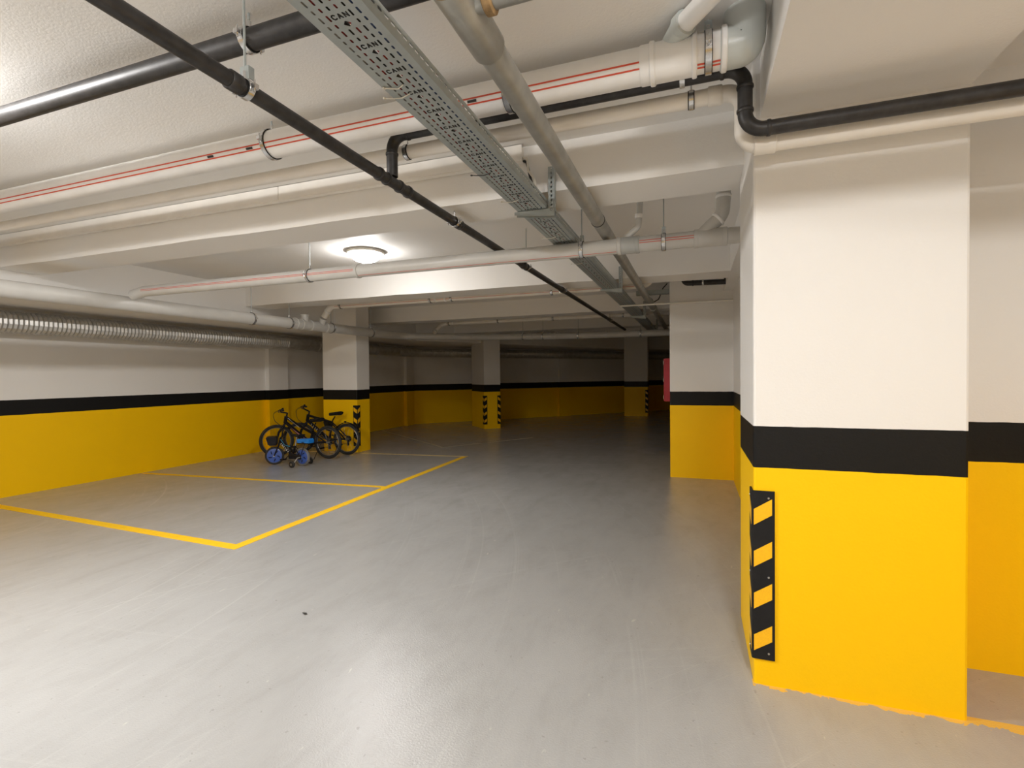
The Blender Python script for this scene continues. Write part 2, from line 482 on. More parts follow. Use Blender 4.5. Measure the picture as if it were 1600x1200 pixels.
tube_obj('branch_pipe', [BP[1]+bd*.01, BP[2], BP[3], BP[4]], .038, M['pvc'], p1, .06, 24)
b_ = bm_new(); off = (bd.cross(Vector((0, 0, 1)))*-1.0+Vector((0, 0, -.15))).normalized()*.0375
sweep(b_, [BP[1]+bd*.047+off, BP[2]-bd*.03+off], .0030, 6); link('red_stripe', b_, M['stripe'], p1)
for a in (.30, .62):
    stripe_part((XL, P1Y, P1Z), (-.175, P1Y, P1Z), P1R, a, .0065, M['stripe'], p1)
for a in (1.02, 1.22): stripe_part((.014, P1Y, P1Z), (.113, P1Y, P1Z), P1R+.0005, a, .007, M['stripe'], p1)
for x in (-.985, -2.33, -2.62): 
    stripe_part((x, P1Y, P1Z), (x+.045, P1Y, P1Z), P1R+.0012, .46, .011, M['print'], p1, 'printed_mark')
hanger((-2.213, P1Y, P1Z), X, P1R, 'shiny ring hanger on the thickest white pipe, alone beside the black pipe', 'hangers on the thickest white pipe')
hanger((-.80, P1Y, P1Z), X, P1R, 'ring hanger on the thickest white pipe half hidden by the steel conduit', 'hangers on the thickest white pipe')
hanger((.056, P1Y, P1Z), X, P1R, 'bright ring hanger with black lining beside the big grey elbow', 'hangers on the thickest white pipe', cup=.03)

# second white pipe beyond the first beam
P2Y, P2Z, P2R = 3.81, 2.40, .056
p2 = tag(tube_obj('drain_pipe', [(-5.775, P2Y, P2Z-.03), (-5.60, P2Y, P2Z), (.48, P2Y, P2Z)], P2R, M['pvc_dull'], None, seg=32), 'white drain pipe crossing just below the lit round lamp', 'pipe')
for x in (-2.832, -.521, -.392, .013, .20): ring_part('coupling', (x, P2Y, P2Z), X, P2R, .030, M['pvc_dull'] if x != -.392 else M['pvc_grey'], p2, .008)
b_ = bm_new(); sweep(b_, [(-.505, P2Y, P2Z), (-.400, P2Y, P2Z)], P2R+.006, 32); link('grey_branch_fitting', b_, M['pvc_grey'], p2, True)
b_ = bm_new(); sweep(b_, [(.02, P2Y, P2Z), (.195, P2Y, P2Z)], P2R+.006, 32); link('branch_fitting', b_, M['pvc_dull'], p2, True)
tube_obj('thin_branch_pipe', [(-.50, P2Y, P2Z+.03), (-.385, P2Y, P2Z+.13), (-.378, P2Y, P2Z+.20), (-.365, P2Y, ZS)], .022, M['pvc_dull'], p2, .05, 20)
ring_part('coupling', (-.381, P2Y, P2Z+.205), (0.02, 0, 1), .022, .03, M['pvc'], p2, .006)
tube_obj('elbow', [(.03, P2Y, P2Z+.005), (.185, P2Y, P2Z+.15), (.192, P2Y, P2Z+.26), (.192, P2Y, ZS)], .046, M['pvc_dull'], p2, .11, 28, 10)
ring_part('coupling', (.155, P2Y, P2Z+.122), (.155, 0, .145), .047, .02, M['pvc'], p2, .006)
ring_part('coupling', (.192, P2Y, P2Z+.275), (0, 0, 1), .047, .02, M['pvc'], p2, .006)
for a in (-.12, .10): stripe_part((-5.58, P2Y, P2Z), (-2.85, P2Y, P2Z), P2R, a, .004, M['stripe'], p2)
stripe_part((-2.81, P2Y, P2Z), (-.54, P2Y, P2Z), P2R, .98, .003, M['stripe'], p2)
for a in (-.22, .06): stripe_part((-.374, P2Y, P2Z), (.0, P2Y, P2Z), P2R, a, .0045, M['stripe'], p2)
G2 = 'hangers on the white pipe below the lamp'
hanger((-3.374, P2Y, P2Z), X, P2R, 'black lined ring hanger on the white pipe just before the round lamp', G2)
hanger((-.804, P2Y, P2Z), X, P2R, 'ring hanger on the white pipe right under the perforated tray', G2, cup=.026)
hanger((-.207, P2Y, P2Z), X, P2R, 'ring hanger between the grey fitting and the elbow on the white pipe', G2, cup=.026)

# third and fourth cross pipes, behind the next two beams
p3 = tag(tube_obj('drain_pipe', [(-5.77, 6.84, 2.455), (-5.60, 6.80, 2.615), (-.53, 6.80, 2.615), (-.53, 6.80, ZS-.002)], .05, M['painted_pipe'], None, .12, 24), 'pipe tucked behind the brightly lit beam, bending down to the lengthwise pipe', 'pipe')
for x in (-3.66, -3.50): ring_part('coupling', (x, 6.80, 2.615), X, .05, .03, M['pvc'], p3, .006)
ring_part('coupling', (-5.68, 6.82, 2.54), (.27, -.06, .24), .05, .04, M['pvc'], p3, .007)
stripe_part((-5.5, 6.8, 2.615), (-.66, 6.8, 2.615), .05, .35, .004, M['stripe'], p3)
G3 = 'hangers on the pipe behind the bright beam'
for x, l in ((-5.40, 'ring hanger next to the bend of the pipe behind the bright beam'), (-3.756, 'ring hanger on the pipe behind the bright beam, before its coupling'), (-3.40, 'ring hanger on the pipe behind the bright beam, after its coupling'), (-1.86, 'ring hanger on the pipe behind the bright beam beside the black pipe')):
    hanger((x, 6.80, 2.615), X, .05, l, G3)
p4 = tag(tube_obj('drain_pipe', [(-5.297, 9.806, 2.448), (-5.22, 9.90, 2.57), (-5.12, 9.95, 2.61), (.48, 9.95, 2.61)], .045, M['painted_pipe'], None, .1, 24), 'slim pipe behind the shaded beam, second nearest the dark end', 'pipe')
for x in (-2.55, -4.95): ring_part('coupling', (x, 9.95, 2.61), X, .045, .03, M['pvc'], p4, .006)
for x, l in ((-5.05, 'ring hanger by the bend of the slim pipe behind the shaded beam'), (-3.90, 'ring hanger midway along the slim pipe behind the shaded beam'), (-2.70, 'ring hanger on the slim pipe before the black pipe in the shade'), (-1.30, 'ring hanger on the slim pipe between black pipe and tray')):
    hanger((x, 9.95, 2.61), X, .045, l, 'hangers on the slim pipe behind the shaded beam')

# lengthwise collecting pipe by the pillar and its dim continuation
PX, PZ = -5.87, 2.300
Y = Vector((0, 1, 0))
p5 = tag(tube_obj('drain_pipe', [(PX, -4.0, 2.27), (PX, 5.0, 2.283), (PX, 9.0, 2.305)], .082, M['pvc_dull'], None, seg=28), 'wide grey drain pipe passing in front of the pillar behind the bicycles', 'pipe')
for y in (6.42, 6.62, 6.98, 6.30): ring_part('coupling', (PX, y, 2.295), Y, .082, .035, M['pvc_dull'], p5, .009)
b_ = bm_new(); sweep(b_, [(PX, 6.5, 2.295), (PX, 6.5, 2.43)], .06, 24); sweep(b_, [(PX, 6.5, 2.43), (PX, 6.5, 2.455)], .068, 24); link('inspection_cap', b_, M['pvc_dull'], p5, True)
b_ = bm_new(); sweep(b_, [(PX, 6.86, 2.30), (-5.792, 6.845, 2.424)], .058, 24); link('branch_socket', b_, M['pvc_dull'], p5, True)
G5 = 'hangers on the wide pipe by the pillar'
for y, l in ((5.465, 'dark ring hanger on the wide grey pipe under the end of the bright beam'), (6.17, 'dark ring hanger on the wide grey pipe just before its inspection cap'), (7.12, 'dark ring hanger on the wide grey pipe just before the pillar'), (8.25, 'dark ring hanger on the wide grey pipe beside the pillar top')):
    hanger((PX, y, 2.283+(y-5)*.0055), Y, .082, l, G5)
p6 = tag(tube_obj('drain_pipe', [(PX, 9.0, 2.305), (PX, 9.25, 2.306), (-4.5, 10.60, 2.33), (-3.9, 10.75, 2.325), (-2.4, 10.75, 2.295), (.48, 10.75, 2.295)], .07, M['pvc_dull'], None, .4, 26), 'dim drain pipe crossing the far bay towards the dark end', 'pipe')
for x in (-3.40, -2.95, -2.86, -1.75): ring_part('coupling', (x, 10.75, 2.325+(x+3.9)*-.02 if x < -2.4 else 2.295), X, .07, .035, M['pvc_dull'], p6, .008)
b_ = bm_new(); sweep(b_, [(-5.335, 9.778, 2.32), (-5.306, 9.798, 2.420)], .052, 20); link('branch_socket', b_, M['pvc_dull'], p6, True)
for x, z, l in ((-3.62, 2.3194, 'ring hanger just past the curve of the dim far pipe'), (-3.15, 2.3100, 'ring hanger on the dim far pipe over the turned pillar'), (-2.36, 2.295, 'ring hanger halfway along the dim far pipe'), (-1.05, 2.295, 'ring hanger near the dark end of the dim far pipe')):
    hanger((x, 10.75, z), X, .07, l, 'hangers on the dim far pipe')

# black pipes
BX, BZ, BR = -1.54, 2.505, .0285
pb = tag(tube_obj('water_pipe', [(BX, -2.0, BZ), (BX, 12.10, BZ)], BR, M['black_pipe'], None, seg=24), 'long thin black pipe running lengthwise from overhead to the dark end', 'pipe')
for y, w in ((1.375, .05), (2.255, .022), (2.325, .020), (2.445, .020), (2.535, .022), (3.20, .05), (4.61, .09), (6.10, .10), (9.98, .06)): ring_part('coupling', (BX, y, BZ), Y, BR, w, M['black_pipe'], pb, .006)
GB = 'hangers on the long black pipe'
for y, l in ((1.425, 'bright hanger with square cup on the long black pipe, close overhead'), (3.132, 'clamp on the long black pipe just before the lamp bay'), (4.70, 'clamp on the long black pipe just past the white pipe below the lamp'), (6.168, 'clamp on the long black pipe under the brightly lit beam'), (9.85, 'clamp on the long black pipe in the shaded bay')):
    hanger((BX, y, BZ), Y, BR, l, GB, ztop=ZS if y not in (3.132, 6.168) else ZB-.004, lean=0, cup=.042 if y < 2 else None)
VY, VZ = 2.38, 2.75
pv = tag(tube_obj('water_pipe', [(BX, VY, BZ+.03), (BX, VY, VZ), (.205, VY, VZ), (.205, VY, 2.479), (2.19, VY, 2.479)], .030, M['black_pipe'], None, .075, 24, 12), 'black pipe hugging the back of the thickest white pipe, with elbows at both ends', 'pipe')
for c, d in (((BX, VY, 2.655), (0, 0, 1)), ((BX+.10, VY, VZ), X), ((.115, VY, VZ), X), ((.205, VY, 2.665), (0, 0, 1)), ((.205, VY, 2.565), (0, 0, 1)), ((.295, VY, 2.479), X)):
    ring_part('coupling', c, d, .030, .016, M['black_pipe'], pv, .004)
b_ = bm_new(); band(b_, (-.048, VY, VZ), X, .0322, .0352, .022); cl = link('pipe_clamp', b_, M['chrome'], None, True); tag(cl, 'small metal clamp around the black pipe below the branch fitting', 'clamp')
pt = tag(tube_obj('water_pipe', [(XL+.006, 1.54, 2.775), (.165, 1.54, 2.775), (.165, 1.54, 2.512), (2.19, 1.54, 2.512)], .040, M['black_pipe'], None, .09, 24, 12), 'thick black pipe at the top of the view behind the perforated tray', 'pipe')
ring_part('coupling', (.28, 1.54, 2.512), X, .040, .02, M['black_pipe'], pt, .005)
hanger((-1.64, 1.54, 2.775), X, .040, 'shiny ring hanger on the thick black pipe beside a hanging rod', 'hangers on the thick black pipe')
pk = tag(tube_obj('water_pipe', [(-.13, 6.93, ZS-.005), (-.13, 6.93, 2.62), (.48, 6.93, 2.605)], .034, M['black_pipe'], None, .06, 20), 'short black pipe with elbow between bright beam and wide pier', 'pipe')
for x in (-.02, .10, .36): ring_part('coupling', (x, 6.93, 2.617), X, .034, .02, M['black_pipe'] if x != .10 else M['chrome'], pk, .005)

# cream painted pipe along the first beam
CY, CZ, CR = 2.475, 2.70, .036
pc = tag(tube_obj('water_pipe', [(XL+.006, CY, CZ), (.205, CY, CZ), (.205, CY, 2.452), (2.19, CY, 2.452)], CR, M['painted_pipe'], None, .07, 26, 12), 'cream painted pipe along the beam, dropping beside the big near pillar', 'pipe')
ring_part('coupling', (.09, CY, CZ), X, CR, .06, M['painted_pipe'], pc, .006)
ring_part('coupling', (.29, CY, 2.452), X, CR, .09, M['painted_pipe'], pc, .007)
def clip(x, label):
    r = empty('pipe_clip', label, 'clip', (x, CY, CZ), 'open clips on the cream painted pipe')
    b_ = bm_new(); band(b_, (0, 0, 0), X, CR*1.015+.004, CR*1.015+.0065, .020, 20, .7, 2.9+PI*.25); link('clip_band', b_, M['chrome'], r, True)
    b_ = bm_new(); band(b_, (0, 0, 0), X, CR*1.015+.001, CR*1.015+.0038, .028, 20, .7, 2.9+PI*.25); link('rubber_lining', b_, M['rubber'], r, True)
    b_ = bm_new(); sweep(b_, [(0, 0, CR+.012), (0, 0, ZS-CZ)], .004, 8); sweep(b_, [(0, 0, ZS-CZ-.006), (0, 0, ZS-CZ)], .014, 12); link('stud', b_, M['chrome'], r, True)
clip(-.011, 'small open clip with black edges on the cream pipe near the big elbow')
clip(-1.50, 'small open clip on the cream pipe beside the black drop')

# thin white conduit in front of the wide pier
tc = tag(tube_obj('conduit', [(-1.0, 7.36, 2.43), (.485, 7.36, 2.43)], .0125, M['white_plastic'], None, seg=16), 'thin white conduit along the top of the wide pier', 'conduit')
b_ = bm_new(); box(b_, .24, .256, 7.352, 7.368, 2.444, 2.57); link('support', b_, M['white_plastic'], tc)

# galvanised steel conduit beside the tray
SX, SZ, SR = -.625, 2.515, .046
ps = tag(tube_obj('steel_pipe', [(SX, -2.0, SZ), (SX, 19.5, SZ)], SR, M['steel'], None, seg=30), 'dull grey steel pipe running lengthwise beside the perforated tray', 'pipe')
b_ = bm_new(); sweep(b_, [(SX, 1.235, SZ), (SX, 1.25, SZ), (SX, 1.535, SZ), (SX, 1.55, SZ)], [SR+.003, SR+.010, SR+.010, SR+.003], 30); link('tee_fitting', b_, M['steel'], ps, True)
tube_obj('side_branch', [(SX+.02, 1.335, SZ), (2.19, 1.335, SZ)], .034, M['steel'], ps, seg=24)
ring_part('rusty_joint', (SX+.085, 1.335, SZ), X, .034, .03, M['rust'], ps, .012)
ring_part('rusty_joint', (SX, 1.228, SZ), Y, SR, .018, M['rust'], ps, .011)
ring_part('pale_flange', (SX, 1.205, SZ), Y, SR, .010, M['white_plastic'], ps, .022)
for y in (3.50, 7.75, 8.45): ring_part('coupling', (SX, y, SZ), Y, SR, .012 if y < 4 else .12, M['steel'] if y > 4 else M['rubber'], ps, .003 if y < 4 else .012)
for y in (8.1,):
    b_ = bm_new(); tube(b_, fillet([(SX+.03, y, SZ+.045), (SX+.10, y+.1, SZ+.10), (SX+.16, y+.2, ZS-.08), (SX+.22, y+.25, ZS-.005)], .08), .008, seg=8); link('cable_tail', b_, M['cable_black'], ps, True)

# ------------------------------------------------------------------ perforated cable tray
TX0, TX1, TZ = -1.030, -.842, 2.466
TH = .055
def hole_cell(bm, cx, cy, A, B, a, b, c, map3):
    """rectangular cell (half sizes A, B) with an eight-sided hole (half sizes a, b, corner cut c)"""
    h = [(-a, -b+c), (-a, b-c), (-a+c, b), (a-c, b), (a, b-c), (a, -b+c), (a-c, -b), (-a+c, -b)]
    o = [(-A, -b+c), (-A, b-c), (-a+c, B), (a-c, B), (A, b-c), (A, -b+c), (a-c, -B), (-a+c, -B)]
    k = [(-A, -B), (-A, B), (A, B), (A, -B)]
    V = lambda p: bm.verts.new(map3(cx+p[0], cy+p[1]))
    H = [V(p) for p in h]; O = [V(p) for p in o]; K = [V(p) for p in k]
    for i, j in ((0, 1), (2, 3), (4, 5), (6, 7)): bm.faces.new((H[i], H[j], O[j], O[i]))
    for i, j, q in ((1, 2, 1), (3, 4, 2), (5, 6, 3), (7, 0, 0)): bm.faces.new((H[i], H[j], O[j], K[q], O[i]))
def rect(bm, x0, x1, y0, y1, map3): bm.faces.new([bm.verts.new(map3(x, y)) for x, y in ((x0, y0), (x1, y0), (x1, y1), (x0, y1))])

def tray_plate(y0, y1, base):
    b_ = bm_new()
    mp = lambda x, y: (x, y, TZ)
    cols = [-.998+.0253*i for i in range(6)]
    PITCH = .034
    k0 = math.floor((y0-1.191)/PITCH); k1 = math.floor((y1-1.191)/PITCH)
    letters = []
    xa, xb = cols[0]-.01265, cols[-1]+.01265
    for k in range(k0, k1):
        cy = 1.191+k*PITCH; kind = k % 4
        rect(b_, TX0, xa, cy-PITCH/2, cy+PITCH/2, mp); rect(b_, xb, TX1, cy-PITCH/2, cy+PITCH/2, mp)
        for i, cx in enumerate(cols):
            if kind == 0 and i in (2, 3):
                if i == 2: rect(b_, cx-.01265, cols[3]+.01265, cy-PITCH/2, cy+PITCH/2, mp); letters.append(cy)
            elif kind == 1 and i in (2, 3):
                if i == 2: hole_cell(b_, (cols[2]+cols[3])/2, cy, .0253, PITCH/2, .0125, .0115, .0110, mp)
            else:
                L = .0128 if kind % 2 == 0 else .0085
                hole_cell(b_, cx, cy, .01265, PITCH/2, .0034, L, .0024, mp)
    bmesh.ops.remove_doubles(b_, verts=b_.verts, dist=1e-5)
    return b_, letters
tray = empty('cable_tray', 'perforated galvanised cable tray running lengthwise overhead with punched lettering', 'cable tray', (0, 0, 0))
TY0, TY1 = -.3, 13.2
b_, letters = tray_plate(TY0, TY1, 0)
link('perforated_base', b_, M['galv'], tray)
for s, xx in ((1, TX1), (-1, TX0)):
    b_ = bm_new()
    mp = lambda u, y, xx=xx: (xx, y, TZ+u)
    n = int((TY1-TY0)/.034)
    for k in range(n):
        cy = TY0+.017+k*.034
        rect(b_, 0, .022, cy-.017, cy+.017, mp); rect(b_, .046, TH, cy-.017, cy+.017, mp)
        hole_cell(b_, .034, cy, .012, .017, .0045, .0105, .0025, mp)
    b_2 = TZ+TH
    for (x0, x1, z0, z1) in ((xx, xx-s*.010, b_2, b_2), (xx-s*.010, xx-s*.010, b_2, b_2-.008)):
        vs = [b_.verts.new(p) for p in ((x0, TY0, z0), (x1, TY0, z1), (x1, TY1, z1), (x0, TY1, z0))]; b_.faces.new(vs)
    bmesh.ops.remove_doubles(b_, verts=b_.verts, dist=1e-5)
    link('side_rail', b_, M['galv'], tray)
# lettering CAN, read with the tray's right-hand side to the right when looking up from below
def stroke(bm, x0, y0, x1, y1, w, ox, oy, z):
    a, b = Vector((x0, y0)), Vector((x1, y1)); d = (b-a).normalized(); n_ = Vector((-d.y, d.x))*w/2; a -= d*w*.3; b += d*w*.3
    prism(bm, [(ox+p.x, oy+p.y) for p in (a-n_, b-n_, b+n_, a+n_)], z-.0009, z-.0002)
LET = {'C': [(1, .85, .7, 1), (.7, 1, .3, 1), (.3, 1, 0, .75), (0, .75, 0, .25), (0, .25, .3, 0), (.3, 0, .7, 0), (.7, 0, 1, .15)],
       'A': [(0, 0, .5, 1), (.5, 1, 1, 0), (.22, .36, .78, .36)],
       'N': [(0, 0, 0, 1), (0, 1, 1, 0), (1, 0, 1, 1)]}
for cy in letters:
    if cy > 3.9: continue
    b_ = bm_new()
    for ch, ox in (('C', -.9605), ('A', -.9410), ('N', -.9205)):
        # seen from below with the far end upward in the picture, +Y reads as down
        for x0, y0, x1, y1 in LET[ch]: stroke(b_, x0*.0115, -(y0)*.0165, x1*.0115, -(y1)*.0165, .0042, ox, cy+.0085, TZ)
    link('punched_lettering', b_, M['print'], tray)
# cables lying in the tray
GC = 'cables lying in the perforated tray'
for x, r, mn, cn, extra in ((-1.005, .009, 'cable_grey', 'grey', 'nearest the free edge of the tray'), (-.982, .008, 'cable_red', 'red', 'beside the grey one'), (-.958, .011, 'cable_black', 'thick black', 'in the middle'), (-.928, .009, 'cable_red', 'red', 'beyond the thick black one'), (-.903, .010, 'cable_black', 'black', 'beside the blue one'), (-.880, .008, 'cable_blue', 'blue', 'beside the pale one'), (-.858, .007, 'cable_white', 'pale', 'against the bracket side')):
    pts = []; yy = TY0
    while yy < TY1-.1:
        pts.append((x+random.uniform(-.0012, .0012), yy, TZ+r+.002+random.uniform(0, .002))); yy += .45
    b_ = bm_new(); sweep(b_, pts, r, 8)
    tag(link('power_cable', b_, M[mn], None, True), f'{cn} cable lying in the perforated tray, {extra}', 'cable', GC)
# zip ties
def zip_tie(y, mat, colour, label, xs=(-1.035, -.955)):
    b_ = bm_new(); sweep(b_, [(xs[0]-.02, y-.01, TZ-.004), (xs[0], y, TZ-.0045), ((xs[0]+xs[1])/2, y+.006, TZ-.007), (xs[1], y-.004, TZ-.004)], .0022, 6)
    sweep(b_, [(xs[0]-.022, y-.016, TZ-.006), (xs[0]-.020, y-.006, TZ-.003)], .004, 6)
    tag(link('zip_tie', b_, M[mat], None, True), label, 'zip tie', 'zip ties under the perforated tray')
zip_tie(1.60, 'cable_white', 'white', 'white zip tie sticking out under the near half of the tray')
zip_tie(1.545, 'cable_white', 'white', 'white zip tie looped between slots of the tray near the fifth word', (-1.0, -.95))
zip_tie(2.36, 'cable_black', 'black', 'black zip tie under the tray near the cream pipe')
zip_tie(2.78, 'cable_white', 'white', 'white zip tie under the tray just before the trunking end')
zip_tie(3.62, 'cable_white', 'white', 'white zip tie under the tray just past the first bracket')
zip_tie(4.55, 'cable_white', 'white', 'white zip tie under the tray beyond the white pipe')

def bracket(yf, label):
    r = empty('tray_bracket', label, 'bracket', (0, yf, 0), 'brackets carrying the perforated tray')
    x0, x1 = -.834, -.794
    b_ = bm_new()
    # slotted channel: back plate with holes and two lips
    mp = lambda x, z: (x, -.004, z)
    z = 2.444; 
    while z < 2.70:
        hole_cell(b_, (x0+x1)/2, z+.0135, .020, .0135, .006, .008, .003, mp); z += .027
    for xx in (x0, x1):
        vs = [b_.verts.new(p) for p in ((xx, -.004, 2.444), (xx, -.040, 2.444), (xx, -.040, z), (xx, -.004, z))]; b_.faces.new(vs)
    mp2 = lambda x, zz: (x, -.040, zz)
    zz = 2.444
    while zz < z-.01:
        hole_cell(b_, (x0+x1)/2, zz+.0135, .020, .0135, .005, .007, .003, mp2); zz += .027
    bmesh.ops.remove_doubles(b_, verts=b_.verts, dist=1e-5)
    link('slotted_post', b_, M['galv'], r)
    b_ = bm_new()
    pr = [(-1.05, TZ-.004), (x1, TZ-.004), (x1, TZ-.052), (-.86, TZ-.048), (-1.05, TZ-.022)]
    for (ya, yb) in ((-.046, -.0425), (-.0035, .0)):
        a = [b_.verts.new((x, ya, z_)) for x, z_ in pr]; c_ = [b_.verts.new((x, yb, z_)) for x, z_ in pr]
        b_.faces.new(a); b_.faces.new(c_)
        for i in range(5): b_.faces.new((a[i], a[(i+1) % 5], c_[(i+1) % 5], c_[i]))
    box(b_, -1.05, x0-.002, -.043, -.003, TZ-.0045, TZ-.0025)
    link('cantilever_arm', b_, M['galv'], r)
    for zz in (2.452, 2.60):
        b_ = bm_new(); sweep(b_, [((x0+x1)/2, -.050, zz), ((x0+x1)/2, -.040, zz)], .008, 6); link('bolt', b_, M['chrome'], r)
    return r
bracket(3.024, 'slotted post and arm holding the tray against the trunking beam')
bracket(6.054, 'slotted post and arm holding the tray against the brightly lit beam')
bracket(9.054, 'slotted post and arm holding the tray at the shaded beam')
bracket(12.112, 'slotted post and arm holding the tray at the dim far beam')
# cross tray leading off to the wide pier
ct_ = empty('cable_tray', 'short dark cable tray leading off sideways above the wide pier', 'cable tray')
b_ = bm_new(); x = -.80
while x < -.36: hole_cell(b_, x+.03, 7.60, .03, .05, .02, .03, .004, lambda a, b: (a, b, 2.60)); x += .06
bmesh.ops.remove_doubles(b_, verts=b_.verts, dist=1e-5); link('perforated_base', b_, M['galv'], ct_)
b_ = bm_new()
for yy in (7.55, 7.65): box(b_, -.80, -.34, yy-.001, yy+.001, 2.60, 2.66)
link('side_rail', b_, M['galv'], ct_)

# cable trunking on the first beam
tr = empty('cable_trunking', 'white cable trunking along the beam face, ending beside the tray', 'trunking')
b_ = bm_new(); box(b_, XL+.006, -2.92, 2.985, 3.024, 2.772, 2.868); box(b_, -2.915, -1.0, 2.985, 3.024, 2.772, 2.868); link('base_channel', b_, M['painted_pipe'], tr)
b_ = bm_new(); box(b_, XL+.006, -2.92, 2.979, 2.985, 2.776, 2.876); box(b_, -2.915, -1.0, 2.979, 2.985, 2.776, 2.876); link('cover', b_, M['painted_pipe'], tr)
def wire(pts, r, m, label):
    b_ = bm_new(); tube(b_, pts, r, .03, 8, 6); tag(link('wire', b_, M[m], None, True), label, 'wire', 'wires hanging from the trunking end')
wire([(-.996, 3.0, 2.80), (-.965, 2.985, 2.785), (-.960, 2.98, 2.71), (-.925, 2.985, 2.66), (-.89, 2.96, 2.55), (-.88, 2.9, 2.505)], .007, 'cable_white', 'white wire looping from the trunking end into the tray')
wire([(-.996, 3.01, 2.785), (-.975, 3.0, 2.77), (-.965, 3.0, 2.73), (-.955, 2.995, 2.69), (-.93, 2.99, 2.60), (-.90, 2.98, 2.505)], .008, 'cable_black', 'black wire looping from the trunking end into the tray')

# spiral foil duct along the side wall
def duct():
    path = fillet([(WL+.25, -4.0, 2.155), (WL+.25, 13.25, 2.155), (-6.62, 14.50, 2.155), (.30, 22.35, 2.155)], .8, 10)
    pts = []
    for a, b in zip(path, path[1:]):
        n = max(1, int((b-a).length/.0125))
        for i in range(n): pts.append(a.lerp(b, i/n))
    R0 = .13; rr = []; s = 0
    for i, p in enumerate(pts):
        if i: s += (p-pts[i-1]).length
        smooth = (12.1 < s < 13.0) or (15.2 < s < 16.2) or (22.4 < s < 23.1)
        rr.append(R0*.97 if smooth else R0*(1+.055*math.sin(2*PI*i/4)))
        if abs(s-12.1) < .03 or abs(s-13.0) < .03 or abs(s-15.2) < .03 or abs(s-16.2) < .03: rr[-1] = R0*1.07
    b_ = bm_new(); sweep(b_, pts, rr, 14)
    return tag(link('air_duct', b_, M['duct'], None, False), 'long ribbed metal air duct hung high along the side wall', 'duct')
duct()

# ------------------------------------------------------------------ corner guards
def corner_guard(cx, cy, ang, label, full=True):
    """L-shaped rubber guard; ang turns the local frame: +x runs along one face, +y along the other, away from the corner"""
    r = empty('corner_guard', label, 'corner guard', (cx, cy, .122), 'black and yellow corner guards', ang)
    W, T, H = .088, .009, .784
    b_ = bm_new()
    prof = [(W, -.001), (W, -T+.002), (W-.004, -T), (.004, -T), (-.004, -T+.001), (-T+.001, -.004), (-T, .004), (-T, W-.004), (-T+.002, W), (-.001, W), (-.001, -.001)]
    prism(b_, prof, 0, H)
    link('rubber_body', b_, M['guard'], r)
    for k in range(4):
        z0 = .038+k*.1955
        for face in (0, 1):
            b_ = bm_new()
            p2 = [(.0, z0), (.076, z0+.050), (.076, z0+.050+.074), (.0, z0+.074)]
            lay = []
            for e in (T+.0003, T+.0013):
                lay.append([b_.verts.new((u, -e, z) if face == 0 else (-e, u, z)) for u, z in p2])
            b_.faces.new(lay[0]); b_.faces.new(lay[1])
            for i in range(4): b_.faces.new((lay[0][i], lay[0][(i+1) % 4], lay[1][(i+1) % 4], lay[1][i]))
            link('reflective_stripe', b_, M['reflect'], r)
    if full:
        for z in (.752, .385, .030):
            for face in (0, 1):
                b_ = bm_new(); u = .062
                a, c = ((u, -T-.0004, z), (u, -T-.0028, z)) if face == 0 else ((-T-.0004, u, z), (-T-.0028, u, z))
                sweep(b_, [a, c], [.005, .0035], 12); link('screw', b_, M['alloy'], r, True)
    return r
corner_guard(.255, 2.584, 0, 'long striped corner guard on the big near pillar')
g2 = corner_guard(-6.1, 8.105, PI/2, 'striped corner guard on the pillar behind the bicycles', False)
corner_guard(PC.x, PC.y, th, 'striped guard on the facing corner of the turned pillar', False)
e1 = (PC.x+ct*.472, PC.y+st*.472)
corner_guard(e1[0], e1[1], th+PI/2, 'striped guard on the other corner of the turned pillar', False)
corner_guard(-1.53, 18.0, PI/2, 'striped corner guard on the dim far pillar', False)

# ------------------------------------------------------------------ fire hose cabinet on the hidden side of the pier
fc = empty('mounted_fire_cabinet', 'narrow edge of a red fire cabinet beside the wide pier', 'cabinet')
b_ = bm_new(); box(b_, -.475, -.332, 8.95, 9.6, .985, 1.715); link('cabinet_body', b_, M['red_box'], fc)
b_ = bm_new(); box(b_, -.497, -.477, 8.955, 9.595, .99, 1.71); link('cabinet_door', b_, M['red_box'], fc)
for z in (1.06, 1.35, 1.64):
    b_ = bm_new(); sweep(b_, [(-.50, 8.946, z-.03), (-.50, 8.946, z+.03)], .007, 8); link('hinge', b_, M['chrome'], fc, True)

